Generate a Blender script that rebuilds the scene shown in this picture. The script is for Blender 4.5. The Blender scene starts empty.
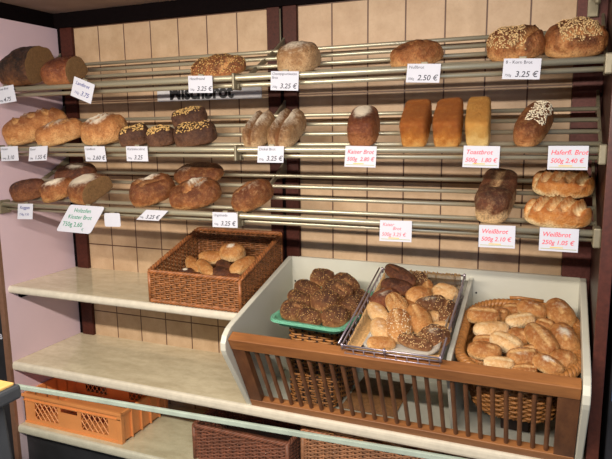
import bpy, bmesh, math, random
from mathutils import Vector, Matrix, noise
from math import sin, cos, pi, radians

S = bpy.context.scene
COL = S.collection
# ------------------------------------------------------------------ camera
cd = bpy.data.cameras.new('camera'); cam = bpy.data.objects.new('camera', cd); COL.objects.link(cam)
YAW, PITCH, ROLL = (-0.39633, 0.16597, -0.01242)
fw = Vector((sin(YAW)*cos(PITCH), cos(YAW)*cos(PITCH), -sin(PITCH)))
r0 = Vector((cos(YAW), -sin(YAW), 0)); u0 = r0.cross(fw)
rt = cos(ROLL)*r0 + sin(ROLL)*u0; up = -sin(ROLL)*r0 + cos(ROLL)*u0
m = Matrix((rt, up, -fw)).transposed().to_4x4(); m.translation = Vector((1.9822, -2.0333, 1.6155))
cam.matrix_world = m
cd.sensor_width = 36; cd.lens = 595.91/612*36; cd.clip_start = .05
S.camera = cam
# ------------------------------------------------------------------ world, lamps, exposure
W = bpy.data.worlds.new('world'); S.world = W; W.use_nodes = True
W.node_tree.nodes['Background'].inputs[0].default_value = (.86, .88, 1.0, 1)
W.node_tree.nodes['Background'].inputs[1].default_value = .05
def lamp(name, loc, power, col, rad):
    l = bpy.data.lights.new(name, 'POINT'); l.energy = power; l.color = col; l.shadow_soft_size = rad
    o = bpy.data.objects.new(name, l); o.location = loc; COL.objects.link(o); return o
tl = bpy.data.lights.new('counter_tube_light', 'AREA'); tl.energy = 53; tl.color = (1, .89, .76); tl.shape = 'RECTANGLE'; tl.size = 2.2; tl.size_y = .05
to = bpy.data.objects.new('counter_tube_light', tl); to.location = (1.15, -1.9, 1.98); COL.objects.link(to); to.rotation_euler = (radians(38), 0, 0)
al = bpy.data.lights.new('shop_window_daylight', 'AREA'); al.energy = 15; al.color = (.5, .66, 1); al.shape = 'RECTANGLE'; al.size = 1.6; al.size_y = 1.4
ao = bpy.data.objects.new('shop_window_daylight', al); ao.location = (3.6, -3.4, 1.7); COL.objects.link(ao)
ao.rotation_euler = (Vector((1.0, 0, 1.1)) - ao.location).to_track_quat('-Z', 'Y').to_euler()
S.view_settings.view_transform = 'Standard'; S.view_settings.look = 'None'
S.view_settings.exposure = 0.45; S.view_settings.gamma = 1; S.view_settings.use_curve_mapping = False
# ------------------------------------------------------------------ helpers
random.seed(7)
ORG = {}
def NB(): return bmesh.new()
def obj(name, bm, mat, parent=None, smooth=False, kind=None, label=None):
    """link bm (in world coordinates) as one mesh object, part of parent if given"""
    me = bpy.data.meshes.new(name)
    org = Vector((0, 0, 0))
    if parent is not None: org = ORG[parent.name]
    if org.length: bmesh.ops.translate(bm, verts=bm.verts, vec=-org)
    bm.normal_update(); bm.to_mesh(me); bm.free()
    if smooth:
        for p in me.polygons: p.use_smooth = True
    me.materials.append(mat)
    o = bpy.data.objects.new(name, me); COL.objects.link(o)
    if parent is not None: o.parent = parent
    ORG[o.name] = org
    if kind: o['kind'] = kind
    if label: o['label'] = label
    return o
def tag(o, label, cat, group=None):
    o['label'] = label; o['category'] = cat
    if group: o['group'] = group
    return o
def thing(name, label, cat, loc, group=None):
    o = bpy.data.objects.new(name, None); o.empty_display_size = .02; o.location = loc; COL.objects.link(o)
    ORG[o.name] = Vector(loc); return tag(o, label, cat, group)
def struct(name, bm, mat, **k): return obj(name, bm, mat, kind='structure', **k)
def box(bm, a, b, bev=0):
    a = Vector(a); b = Vector(b); c = (a+b)/2; d = b-a
    r = bmesh.ops.create_cube(bm, size=1, matrix=Matrix.Translation(c) @ Matrix.Diagonal((abs(d.x), abs(d.y), abs(d.z), 1)))
    if bev:
        es = list({e for v in r['verts'] for e in v.link_edges})
        bmesh.ops.bevel(bm, geom=es, offset=bev, segments=2, affect='EDGES', profile=.5)
    return bm
def prism(bm, poly, axis, a0, a1, bev=0):
    """extrude polygon (2d list) along axis ('x','y','z') from a0 to a1"""
    def P(p, a): return {'x': (a, p[0], p[1]), 'y': (p[0], a, p[1]), 'z': (p[0], p[1], a)}[axis]
    v0 = [bm.verts.new(P(p, a0)) for p in poly]; v1 = [bm.verts.new(P(p, a1)) for p in poly]
    n = len(poly); fs = [bm.faces.new(v0), bm.faces.new(v1[::-1])]
    for i in range(n): fs.append(bm.faces.new((v0[i], v1[i], v1[(i+1) % n], v0[(i+1) % n])))
    bmesh.ops.recalc_face_normals(bm, faces=fs)
    if bev:
        es = [e for e in {e for f in fs[:2] for e in f.edges}]
        bmesh.ops.bevel(bm, geom=es, offset=bev, segments=2, affect='EDGES', profile=.5)
    return bm
def tube(bm, pts, r, n=8, closed=False, flat=1.0, cap=True):
    """tube through pts; r a number or list; flat scales the radius along the local vertical"""
    pts = [Vector(p) for p in pts]; N = len(pts)
    rr = r if isinstance(r, (list, tuple)) else [r]*N
    rings = []
    for i, p in enumerate(pts):
        if closed: t = pts[(i+1) % N]-pts[i-1]
        else: t = pts[min(i+1, N-1)]-pts[max(i-1, 0)]
        if t.length < 1e-9: t = Vector((1, 0, 0))
        t.normalize()
        ref = Vector((0, 0, 1)) if abs(t.z) < .9 else Vector((0, 1, 0))
        s = t.cross(ref).normalized(); u = s.cross(t)
        rings.append([bm.verts.new(p + rr[i]*(cos(2*pi*k/n)*s + flat*sin(2*pi*k/n)*u)) for k in range(n)])
    M = N if closed else N-1
    for i in range(M):
        A = rings[i]; B = rings[(i+1) % N]
        for k in range(n): bm.faces.new((A[k], A[(k+1) % n], B[(k+1) % n], B[k]))
    if cap and not closed:
        bm.faces.new(rings[0][::-1]); bm.faces.new(rings[-1])
    return bm
def rope(bm, pts, R, r, strands=3, twist=26, closed=False, n=6):
    """twisted cane rim: strands winding round the path"""
    pts = [Vector(p) for p in pts]; N = len(pts); L = 0
    for s_ in range(strands):
        q = []; L = 0
        for i, p in enumerate(pts):
            t = (pts[(i+1) % N]-pts[i-1]) if closed else pts[min(i+1, N-1)]-pts[max(i-1, 0)]
            t.normalize(); ref = Vector((0, 0, 1)) if abs(t.z) < .9 else Vector((0, 1, 0))
            s = t.cross(ref).normalized(); u = s.cross(t)
            if i: L += (p-pts[i-1]).length
            a = L*2*pi*twist + 2*pi*s_/strands
            q.append(p + R*(cos(a)*s + sin(a)*u))
        tube(bm, q, r, n, closed=False)
    return bm
def resample(pts, step, closed=False):
    pts = [Vector(p) for p in pts]
    if closed: pts = pts + [pts[0]]
    d = [0]
    for a, b in zip(pts, pts[1:]): d.append(d[-1]+(b-a).length)
    n = max(2, int(d[-1]/step)); out = []; j = 0
    for i in range(n + (0 if closed else 1)):
        s = d[-1]*i/n
        while j < len(d)-2 and d[j+1] < s: j += 1
        f = (s-d[j])/max(1e-9, d[j+1]-d[j]); out.append(pts[j].lerp(pts[j+1], min(1, max(0, f))))
    return out
def rrect(x0, y0, x1, y1, r, n=6):
    out = []
    for cx, cy, a0 in ((x1-r, y1-r, 0), (x0+r, y1-r, 90), (x0+r, y0+r, 180), (x1-r, y0+r, 270)):
        for k in range(n+1):
            a = radians(a0+90*k/n); out.append((cx+r*cos(a), cy+r*sin(a)))
    return out
# ------------------------------------------------------------------ materials
MATS = {}
def nt(name):
    m = bpy.data.materials.new(name); m.use_nodes = True; t = m.node_tree
    b = t.nodes['Principled BSDF']; return m, t, b
def srgb(r, g, b):
    f = lambda c: (c/255/12.92) if c/255 <= .04045 else ((c/255+.055)/1.055)**2.4
    return (f(r), f(g), f(b), 1)
def N(t, typ, **k):
    n = t.nodes.new(typ)
    for a, v in k.items():
        if a.startswith('i_'): n.inputs[int(a[2:])].default_value = v
        else: setattr(n, a, v)
    return n
def math_(t, op, a, b=None, clamp=False):
    n = t.nodes.new('ShaderNodeMath'); n.operation = op; n.use_clamp = clamp
    for i, v in enumerate((a, b)):
        if v is None: continue
        if isinstance(v, (int, float)): n.inputs[i].default_value = v
        else: t.links.new(v, n.inputs[i])
    return n.outputs[0]
def mix(t, f, a, b):
    n = t.nodes.new('ShaderNodeMix'); n.data_type = 'RGBA'
    if isinstance(f, (int, float)): n.inputs[0].default_value = f
    else: t.links.new(f, n.inputs[0])
    for i, v in ((6, a), (7, b)):
        if isinstance(v, tuple): n.inputs[i].default_value = v
        else: t.links.new(v, n.inputs[i])
    return n.outputs[2]
def ramp(t, fac, p0, p1):
    n = t.nodes.new('ShaderNodeMapRange'); n.inputs[1].default_value = p0; n.inputs[2].default_value = p1
    t.links.new(fac, n.inputs[0]); return n.outputs[0]
def noise_(t, scale, detail=3, rough=.55, vec=None, sc=None):
    n = t.nodes.new('ShaderNodeTexNoise'); n.inputs['Scale'].default_value = scale; n.inputs['Detail'].default_value = detail
    n.inputs['Roughness'].default_value = rough
    if vec is None:
        vec = t.nodes.new('ShaderNodeTexCoord').outputs['Object']
    if sc:
        mp = t.nodes.new('ShaderNodeMapping'); mp.inputs['Scale'].default_value = sc; t.links.new(vec, mp.inputs[0]); vec = mp.outputs[0]
    t.links.new(vec, n.inputs['Vector']); return n.outputs[0]
def bump(t, b, h, strength=.3, dist=.002):
    n = t.nodes.new('ShaderNodeBump'); n.inputs['Strength'].default_value = strength; n.inputs['Distance'].default_value = dist
    t.links.new(h, n.inputs['Height']); t.links.new(n.outputs[0], b.inputs['Normal'])
def simple(name, c, rough=.5, metal=0, var=.12, scale=30, sc=None, bmp=0, spec=.5):
    """colour with a light procedural mottling"""
    m, t, b = nt(name)
    f = noise_(t, scale, 4, sc=sc)
    d = tuple(x*(1-var) for x in c[:3])+(1,); l = tuple(min(1, x*(1+var)) for x in c[:3])+(1,)
    t.links.new(mix(t, ramp(t, f, .3, .7), d, l), b.inputs['Base Color'])
    b.inputs['Roughness'].default_value = rough; b.inputs['Metallic'].default_value = metal
    b.inputs['Specular IOR Level'].default_value = spec
    if bmp: bump(t, b, f, bmp)
    return m
def bread_mat(name, dark, mid, light, floury=(228, 216, 196), rough=.5, fine=200, slashc=None, mottle=.45):
    m, t, b = nt(name)
    at = lambda n: N(t, 'ShaderNodeAttribute', attribute_name=n).outputs['Fac']
    n1 = noise_(t, 22, 4); n2 = noise_(t, fine, 3, .7); n3 = noise_(t, 70, 5, .75)
    bake = math_(t, 'ADD', at('bake'), math_(t, 'MULTIPLY', math_(t, 'SUBTRACT', n1, .5), 1.3), True)
    c = mix(t, ramp(t, bake, .15, .55), srgb(*light), srgb(*mid))
    c = mix(t, ramp(t, bake, .5, 1.0), c, srgb(*dark))
    c = mix(t, math_(t, 'MULTIPLY', ramp(t, n3, .48, .64), mottle), c, srgb(*light))
    c = mix(t, math_(t, 'MULTIPLY', ramp(t, n2, .48, .62), .45), c, srgb(*dark))
    c = mix(t, at('slash'), c, mix(t, ramp(t, n3, .35, .65), srgb(*(slashc or mid)), srgb(*(slashc or light))))
    fl = math_(t, 'MULTIPLY', ramp(t, math_(t, 'ADD', n3, math_(t, 'MULTIPLY', at('flour'), .55)), .62, .88), at('flour'), True)
    fl = math_(t, 'MULTIPLY', fl, 1.2, True)
    c = mix(t, fl, c, srgb(*floury))
    t.links.new(c, b.inputs['Base Color'])
    b.inputs['Roughness'].default_value = rough
    b.inputs['Specular IOR Level'].default_value = .35
    bump(t, b, math_(t, 'ADD', n3, math_(t, 'MULTIPLY', n2, .6)), 1.0, .006)
    return m
M_TRIM = simple('reddish brown laminate', srgb(68, 32, 24), .5, scale=120, var=.25, spec=.2)
M_TRIM_LIT = simple('reddish brown laminate lit mauve', srgb(98, 58, 54), .5, scale=120, var=.2, spec=.2)  # lighter mauve copy of the trim laminate, light on the right post put into colour
M_BEAM = simple('near black beam', srgb(15, 10, 11), .8, scale=60, spec=.03)
M_CEIL = simple('grey painted board', srgb(150, 128, 118), .8, scale=8)
M_PINK = simple('pale pinkish paint', srgb(216, 192, 202), .6, scale=5, var=.03)
M_COUNTER = None
def counter_mat():
    m, t, b = nt('beige marbled laminate')
    a = noise_(t, 7, 6, .65, sc=(1, 2.2, 2.2)); c = noise_(t, 45, 4, .7)
    col = mix(t, ramp(t, a, .35, .68), srgb(192, 180, 152), srgb(220, 210, 182))
    col = mix(t, math_(t, 'MULTIPLY', ramp(t, c, .5, .8), .35), col, srgb(168, 153, 126))
    t.links.new(col, b.inputs['Base Color']); b.inputs['Roughness'].default_value = .05
    return m
M_COUNTER = counter_mat()
M_EDGE = simple('worn cream laminate edge', srgb(204, 197, 180), .45, scale=40, var=.08)
M_DARK = simple('dark plinth board', srgb(38, 38, 42), .5, scale=14, var=.3)
M_ALU = simple('brushed aluminium rod', srgb(196, 190, 166), .36, metal=.6, scale=300, var=.06)
M_ALUP = simple('grey beige metal plate', srgb(132, 124, 104), .5, metal=.4, scale=60, var=.08)
M_WHITE = simple('cream white melamine', srgb(198, 197, 184), .4, scale=12, var=.03)
M_WOOD = None
def wood_mat(name, c1, c2, sc):
    m, t, b = nt(name)
    a = noise_(t, 26, 5, .6, sc=sc); f = noise_(t, 160, 3, .6, sc=sc)
    col = mix(t, ramp(t, a, .3, .7), srgb(*c1), srgb(*c2)); col = mix(t, math_(t, 'MULTIPLY', ramp(t, f, .5, .8), .4), col, srgb(*[int(x*.7) for x in c1]))
    t.links.new(col, b.inputs['Base Color']); b.inputs['Roughness'].default_value = .42; bump(t, b, a, .15)
    return m
M_WOOD = wood_mat('reddish oiled wood', (122, 76, 42), (160, 106, 60), (.12, 1, 1))
M_WOODV = wood_mat('reddish oiled wood upright', (84, 50, 31), (118, 76, 47), (1, 1, .15))
M_WICK = simple('dark brown wicker', srgb(136, 88, 50), .5, scale=60, var=.5, bmp=.3)
M_WICKR = simple('chestnut wicker rim', srgb(146, 90, 50), .45, scale=60, var=.4)
M_WICKL = simple('honey cane', srgb(158, 106, 56), .45, scale=70, var=.3, bmp=.3)
M_WICKRED = simple('red brown wicker', srgb(124, 72, 52), .55, scale=50, var=.4, bmp=.3)
M_STRAW = simple('pale straw', srgb(186, 148, 98), .6, scale=140, var=.3, bmp=.3)
M_STAKE = simple('dark stake', srgb(52, 34, 26), .6)
M_WIRE = simple('dark plated wire', srgb(168, 158, 170), .3, metal=.7)
M_BLUE = simple('blue grey plastic edge', srgb(120, 140, 178), .35)
M_GREEN = simple('mint green plastic', srgb(142, 214, 184), .35, scale=20, var=.05)
M_ORANGE = simple('orange plastic', srgb(232, 150, 88), .42, scale=16, var=.06)
M_PAPER = simple('white paper card', srgb(190, 192, 204), .6, scale=50, var=.015)
M_PAPERL = simple('white greaseproof paper', srgb(214, 208, 198), .6, scale=50, var=.06)
M_INK = simple('dark printed ink', srgb(44, 44, 60), .6)
M_INKB = simple('blue pen ink', srgb(64, 70, 130), .6)
M_INKR = simple('red pen ink', srgb(214, 62, 84), .6)
M_INKG = simple('green pen ink', srgb(40, 130, 100), .6)
M_BLACK = simple('black lettering', srgb(18, 18, 26), .5)
M_GREY = simple('dark grey moulded plastic', srgb(66, 70, 76), .5, scale=20, var=.08)
M_YWOOD = wood_mat('pale yellow wood', (214, 170, 96), (232, 192, 120), (1, .2, 1))
M_STRIP = simple('white grey strip', srgb(196, 196, 200), .5)
def tile_mat():
    m, t, b = nt('beige glazed wall tiles')
    co = N(t, 'ShaderNodeTexCoord').outputs['Object']
    sp = N(t, 'ShaderNodeSeparateXYZ'); t.links.new(co, sp.inputs[0])
    x = math_(t, 'SUBTRACT', sp.outputs[0], .0832)
    x = math_(t, 'SUBTRACT', x, math_(t, 'MULTIPLY', math_(t, 'GREATER_THAN', sp.outputs[0], 1.05), .1156))
    x = math_(t, 'DIVIDE', x, .13)
    z = math_(t, 'DIVIDE', math_(t, 'SUBTRACT', sp.outputs[2], .8205), .3068)
    fx = math_(t, 'FRACT', x); fz = math_(t, 'FRACT', z)
    dx = math_(t, 'MULTIPLY', math_(t, 'MINIMUM', fx, math_(t, 'SUBTRACT', 1, fx)), .13)
    dz = math_(t, 'MULTIPLY', math_(t, 'MINIMUM', fz, math_(t, 'SUBTRACT', 1, fz)), .3068)
    d = math_(t, 'MINIMUM', dx, dz)
    g = N(t, 'ShaderNodeMapRange'); g.inputs[1].default_value = .0016; g.inputs[2].default_value = .0030; t.links.new(d, g.inputs[0])
    cx = N(t, 'ShaderNodeCombineXYZ'); t.links.new(math_(t, 'FLOOR', x), cx.inputs[0]); t.links.new(math_(t, 'FLOOR', z), cx.inputs[1])
    wn = N(t, 'ShaderNodeTexWhiteNoise'); t.links.new(cx.outputs[0], wn.inputs['Vector'])
    a = noise_(t, 14, 5, .6); f = noise_(t, 120, 3)
    col = mix(t, ramp(t, a, .3, .72), srgb(174, 145, 112), srgb(200, 173, 141))
    col = mix(t, math_(t, 'MULTIPLY', wn.outputs[0], .35), col, srgb(186, 154, 126))
    col = mix(t, math_(t, 'MULTIPLY', ramp(t, f, .5, .8), .2), col, srgb(150, 112, 84))
    col = mix(t, g.outputs[0], srgb(84, 54, 40), col)
    t.links.new(col, b.inputs['Base Color'])
    b.inputs['Roughness'].default_value = .5
    bump(t, b, g.outputs[0], .5, .002)
    return m
M_TILE = tile_mat()
# ------------------------------------------------------------------ the setting
struct('floor', box(NB(), (-1.5, -4.2, -.02), (4.5, .1, 0)), simple('grey floor tiles', srgb(120, 112, 104), .5, scale=6))
struct('wall_back', box(NB(), (-1.5, 0, 0), (4.5, .1, 2.6)), M_TILE)
wl = struct('wall_left', box(NB(), (-.02, -.383, 0), (0, 0, 2.049)), M_PINK)
struct('trim_1', box(NB(), (-.024, -.397, 0), (0, -.383, 2.049)), simple('worn brown edge band', srgb(120, 88, 70), .5, scale=60))
struct('trim_2', box(NB(), (.022, -.014, 0), (.0832, 0, 2.049), .001), M_TRIM)
struct('trim_3', box(NB(), (0, -.006, 0), (.022, 0, 2.049)), M_BEAM)
b = box(NB(), (.9932, -.014, 0), (1.043, 0, 2.049), .001); box(b, (1.057, -.014, 0), (1.1088, 0, 2.049), .001)
struct('trim_4', b, M_TRIM)
struct('trim_5', box(NB(), (1.043, -.007, 0), (1.057, 0, 2.049)), M_BEAM)
struct('trim_6', box(NB(), (2.0188, -.014, 0), (2.1, 0, 2.049), .001), M_TRIM_LIT)
b = box(NB(), (0, -.02, 2.049), (2.1, 0, 2.109)); box(b, (-.03, -.6, 2.049), (.0, 0, 2.109))
struct('trim_7', b, M_BEAM)
struct('ceiling', box(NB(), (-.4, -.62, 2.109), (2.6, 0, 2.13)), M_CEIL)
struct('wall_right', box(NB(), (2.1, -.385, 0), (2.124, 0, 2.109)), simple('dark mahogany panel', srgb(52, 24, 19), .45, scale=50, var=.25, spec=.25))
struct('trim_8', box(NB(), (2.098, -.398, 0), (2.128, -.385, 2.109), .002), simple('mahogany edge', srgb(78, 38, 28), .42, scale=80, var=.25))

def shelf(name, x0, x1, z0, z1, y0, label):
    t = thing(name, label, 'shelf', (x0, 0, z0))
    obj('shelf_board', box(NB(), (x0, y0+.012, z0), (x1, 0, z1)), M_COUNTER, t)
    poly = [(y0+.012, z0)] + [(y0+.0125-.0125*sin(radians(a)), (z0+.0125)-.0125*cos(radians(a))) for a in (30, 60, 90)]
    poly += [(y0+.0125-.0125*cos(radians(a)), z1-.0125+.0125*sin(radians(a))) for a in (0, 30, 60, 90)]
    obj('rounded_front_edge', prism(NB(), poly, 'x', x0, x1), M_EDGE, t, label='paler worn rounded front edge')
    return t
t = shelf('upper_shelf', 0.001, 1.058, .987, 1.0171, -.372, 'upper beige marbled shelf on the left that carries the brown bun basket')
b = NB()
for x in (.004,): box(b, (x, -.33, .962), (x+.018, -.03, .987), .002)
obj('support_batten', b, M_BEAM, t)
shelf('long_shelf', 0.001, 2.099, .668, .7056, -.386, 'long beige marbled worktop that the white bread bin stands on')
shelf('bottom_shelf', 0.001, 2.099, .396, .4326, -.388, 'bottom beige shelf carrying the orange crate and lower wicker baskets')
tag(obj('plinth_panel', box(NB(), (.001, -.35, 0), (2.099, -.33, .396)), M_DARK), 'dark grey marbled panel below the bottom shelf', 'panel')

# strip sign on the tiles
t = thing('strip_sign', 'narrow grey white sign strip with bold black word on the tiles behind the top rack', 'sign', (.494, 0, 1.733))
obj('sign_plate', box(NB(), (.494, -.005, 1.733), (.961, 0, 1.792), .001), M_STRIP, t)
def text_bm(s, size, font_bold=0, shear=0, extr=.0002, align='LEFT'):
    cu = bpy.data.curves.new('t', 'FONT'); cu.body = s; cu.size = size; cu.extrude = extr; cu.shear = shear; cu.align_x = align
    cu.offset = font_bold; cu.resolution_u = 3
    o = bpy.data.objects.new('t', cu); COL.objects.link(o)
    dg = bpy.context.evaluated_depsgraph_get(); me = bpy.data.meshes.new_from_object(o.evaluated_get(dg))
    bm = NB(); bm.from_mesh(me); bpy.data.objects.remove(o); bpy.data.curves.remove(cu); bpy.data.meshes.remove(me)
    return bm
def xf(bm, M): bm.transform(M); return bm
FRONT = Matrix.Rotation(pi/2, 4, 'X')
b = xf(text_bm('Mischbrot', .070, .0030), Matrix.Translation((.553, -.0056, 1.741)) @ FRONT)
obj('sign_lettering', b, M_BLACK, t)

# ------------------------------------------------------------------ bread racks
SL = .4877; TILT = math.atan(SL)
ZR = {1: 1.7749, 2: 1.5563, 3: 1.3461}
def rz(k, y): return ZR[k] + .0137 + SL*(y+.296)
def rack(k, label):
    z = ZR[k]
    t = thing('bread_rack', label, 'rack', (1.06, 0, z), 'sloping tube racks on the wall')
    def rod(y, zz, r, nm='rod'): obj(nm, tube(NB(), [(.016, y, zz), (2.088, y, zz)], r, 14), M_ALU, t, smooth=True)
    rod(-.372, z, .0090, 'front_rail'); rod(-.346, z-.0200, .0070, 'lower_front_rail')
    for y in (-.296, -.2315, -.1665, -.102): rod(y, rz(k, y), .0066)
    for x in (.008, 1.06, 2.088):
        w = .004
        poly = [(-.004, rz(k, -.004)+.02), (-.02, rz(k, -.02)+.012), (-.10, rz(k, -.10)+.004), (-.366, rz(k, -.366)+.003), (-.366, rz(k, -.366)-.011),
                (-.10, rz(k, -.10)-.014), (-.03, rz(k, -.03)-.05), (-.004, rz(k, -.004)-.06)]
        obj('bracket_arm', prism(NB(), poly, 'x', x-w, x+w, .001), M_ALUP, t)
        pw = .009 if .1 < x < 2 else .019; xa = x-.0085
        if x < .1: xa = .001
        obj('front_bracket_plate', box(NB(), (xa, -.388, z-.036), (xa+pw, -.336, z+.015), .004), M_ALUP, t)
    return t
rack(1, 'topmost of the three sloping metal tube racks, under the dark beam')
rack(2, 'middle of the three sloping metal tube racks, holding the toast loaves')
rack(3, 'lowest of the three sloping metal tube racks, above the upper shelf')
t = tag(obj('suspension_rod', tube(NB(), [(1.05, -.02, 2.04), (1.05, -.02, 1.93), (1.053, -.03, 1.90)], .003, 8), M_ALUP, smooth=True), 'thin grey rod hanging down the middle post above the top rack', 'rod')
t = thing('wall_hook', 'small grey metal support at top right behind the seeded loaf', 'hook', (2.06, 0, 1.96))
obj('hook_plate', box(NB(), (2.045, -.03, 1.93), (2.075, -.0145, 2.02), .003), M_ALUP, t)
obj('hook_arm', tube(NB(), [(2.06, -.028, 1.985), (2.062, -.10, 1.97), (2.066, -.15, 1.95)], .008, 10), M_ALUP, t, smooth=True)

# ------------------------------------------------------------------ white bread bin with slatted front
t = thing('bread_bin', 'wide cream white bread bin with a sloping brown slatted wooden front', 'bread bin', (1.58, 0, .7056))
prof = [(-.002, .7056), (-.002, 1.146), (-.47, 1.022), (-.497, 1.012), (-.518, .996), (-.529, .974), (-.528, .95), (-.52, .934), (-.374, .7056)]
obj('side_panel', prism(NB(), prof, 'x', 1.062, 1.081, .003), M_WHITE, t)
obj('side_panel', prism(NB(), prof, 'x', 2.072, 2.091, .003), M_WHITE, t)
obj('back_board', box(NB(), (1.081, -.018, .7056), (2.072, -.002, 1.144)), M_WHITE, t)
obj('bin_floor', box(NB(), (1.081, -.352, .7056), (2.072, -.018, .7216)), M_WHITE, t)
obj('divider_panel', prism(NB(), [(-.018, .7216), (-.018, 1.118), (-.43, 1.0), (-.455, .985), (-.46, .965), (-.335, .7216)], 'x', 1.733, 1.747, .002), M_WHITE, t)
for (x, z) in ((1.092, 1.049), (1.758, 1.066), (1.30, .86), (1.40, .80), (1.52, .86), (1.62, .80), (1.20, .80), (1.98, .80)):
    obj('peg_hole', tube(NB(), [(x, -.0185, z), (x, -.0178, z)], .0035, 10), M_DARK, t)
D = Vector((0, -.143, .283)); FL = D.length; D.normalize(); X = Vector((1, 0, 0)); Nn = X.cross(D)
MF = Matrix((X, D, Nn)).transposed().to_4x4(); MF.translation = Vector((0, -.362, .7062))
fr = box(NB(), (1.083, FL-.04, -.022), (2.070, FL+.002, .014), .002)
obj('top_rail', xf(fr, MF), M_WOOD, t)
f = obj('slatted_front', xf(box(NB(), (1.083, 0, -.014), (2.070, .034, .012), .002), MF), M_WOOD, t)
obj('stile', xf(box(NB(), (1.083, .034, -.013), (1.128, FL-.04, .011), .001), MF), M_WOODV, t)
obj('stile', xf(box(NB(), (2.018, .034, -.013), (2.070, FL-.04, .011), .001), MF), M_WOODV, t)
for i in range(25):
    x = 1.161+i*(.838/24)
    obj('spindle', xf(tube(NB(), [(x, .030, -.001), (x, FL-.036, -.001)], .0066, 12), MF), M_WOODV, t, smooth=False)

# ------------------------------------------------------------------ woven baskets
def weave(bm, path, z0, ztop, pitch=.0072, spacing=.022, amp=.0028, r=.0033, flare=0, h=.2, step=None, flat=1.0, seg=4):
    """horizontal strands in and out of the stakes along a closed path [(x,y)]"""
    P = resample([(p[0], p[1], 0) for p in path], step or spacing/3, True); n = len(P)
    c = sum(P, Vector())/n; row = 0; z = z0+pitch*.5
    per = sum((P[(i+1) % n]-P[i]).length for i in range(n)); ns = max(4, 2*round(per/spacing/2))
    while True:
        k = 1+flare*(z-z0)/h; run = []; any_ = False
        for i in range(n+1):
            p = P[i % n]; q = c+(p-c)*k; tdir = (P[(i+1) % n]-P[i-1 if i else n-1] if i < n else P[1]-P[-1])
            nn = Vector((tdir.y, -tdir.x, 0)); nn.normalize()
            if z < ztop(q.x, q.y):
                ph = pi*ns*(i/n) + row*pi
                run.append(q + nn*amp*sin(ph) + Vector((0, 0, z))); any_ = True
            else:
                if len(run) > 2: tube(bm, run, r, seg, flat=flat)
                run = []
        if len(run) > 2: tube(bm, run, r, seg, flat=flat)
        if not any_: break
        z += pitch; row += 1
        if row > 200: break
    return ns, c
def stakes(bm, path, ns, z0, ztop, r=.003, flare=0, h=.2):
    P = resample([(p[0], p[1], 0) for p in path], .002, True); n = len(P); c = sum(P, Vector())/n
    for j in range(ns):
        p = P[int((j+.5)*n/ns) % n]; a = Vector((p.x, p.y, z0)); q = c+(p-c)*(1+flare); zt = ztop(q.x, q.y)
        q = c+(p-c)*(1+flare*(zt-z0)/h)
        tube(bm, [a, (q.x, q.y, zt)], r, 5)
def basket_bun():
    x0, x1, y0, y1, z0 = .672, 1.050, -.366, -.026, 1.0171
    zt = lambda x, y: 1.128 + (1.232-1.128)*(y-y0)/(y1-y0)
    t = thing('wicker_basket', 'dark brown open wicker basket with a sloping rim on the upper shelf', 'basket', ((x0+x1)/2, (y0+y1)/2, z0))
    path = rrect(x0+.006, y0+.006, x1-.006, y1-.006, .012, 3)
    b = NB(); ns, c = weave(b, path, z0+.010, lambda x, y: zt(x, y)-.008, .0074, .021, .0032, .0036)
    obj('woven_side', b, M_WICK, t, smooth=True)
    b = NB(); stakes(b, path, ns, z0+.004, lambda x, y: zt(x, y)-.004, .0032); obj('stakes', b, M_WICKR, t)
    pr = resample([(p[0], p[1], zt(p[0], p[1])) for p in path], .004, True)
    b = NB(); rope(b, pr+[pr[0]], .0045, .0048, 3, 22); obj('braided_rim', b, M_WICKR, t, smooth=True)
    pr = resample([(p[0], p[1], z0+.007) for p in path], .004, True)
    b = NB(); rope(b, pr+[pr[0]], .0035, .0038, 3, 26); obj('foot_rim', b, M_WICKR, t, smooth=True)
    for (x, y) in ((x0+.008, y0+.008), (x1-.008, y0+.008), (x0+.008, y1-.008), (x1-.008, y1-.008)):
        obj('corner_post', tube(NB(), [(x, y, z0+.004), (x, y, zt(x, y))], .0065, 8), M_WICKR, t, smooth=True)
    obj('base', box(NB(), (x0+.008, y0+.008, z0+.002), (x1-.008, y1-.008, z0+.012)), M_WICK, t)
basket_bun()

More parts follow.
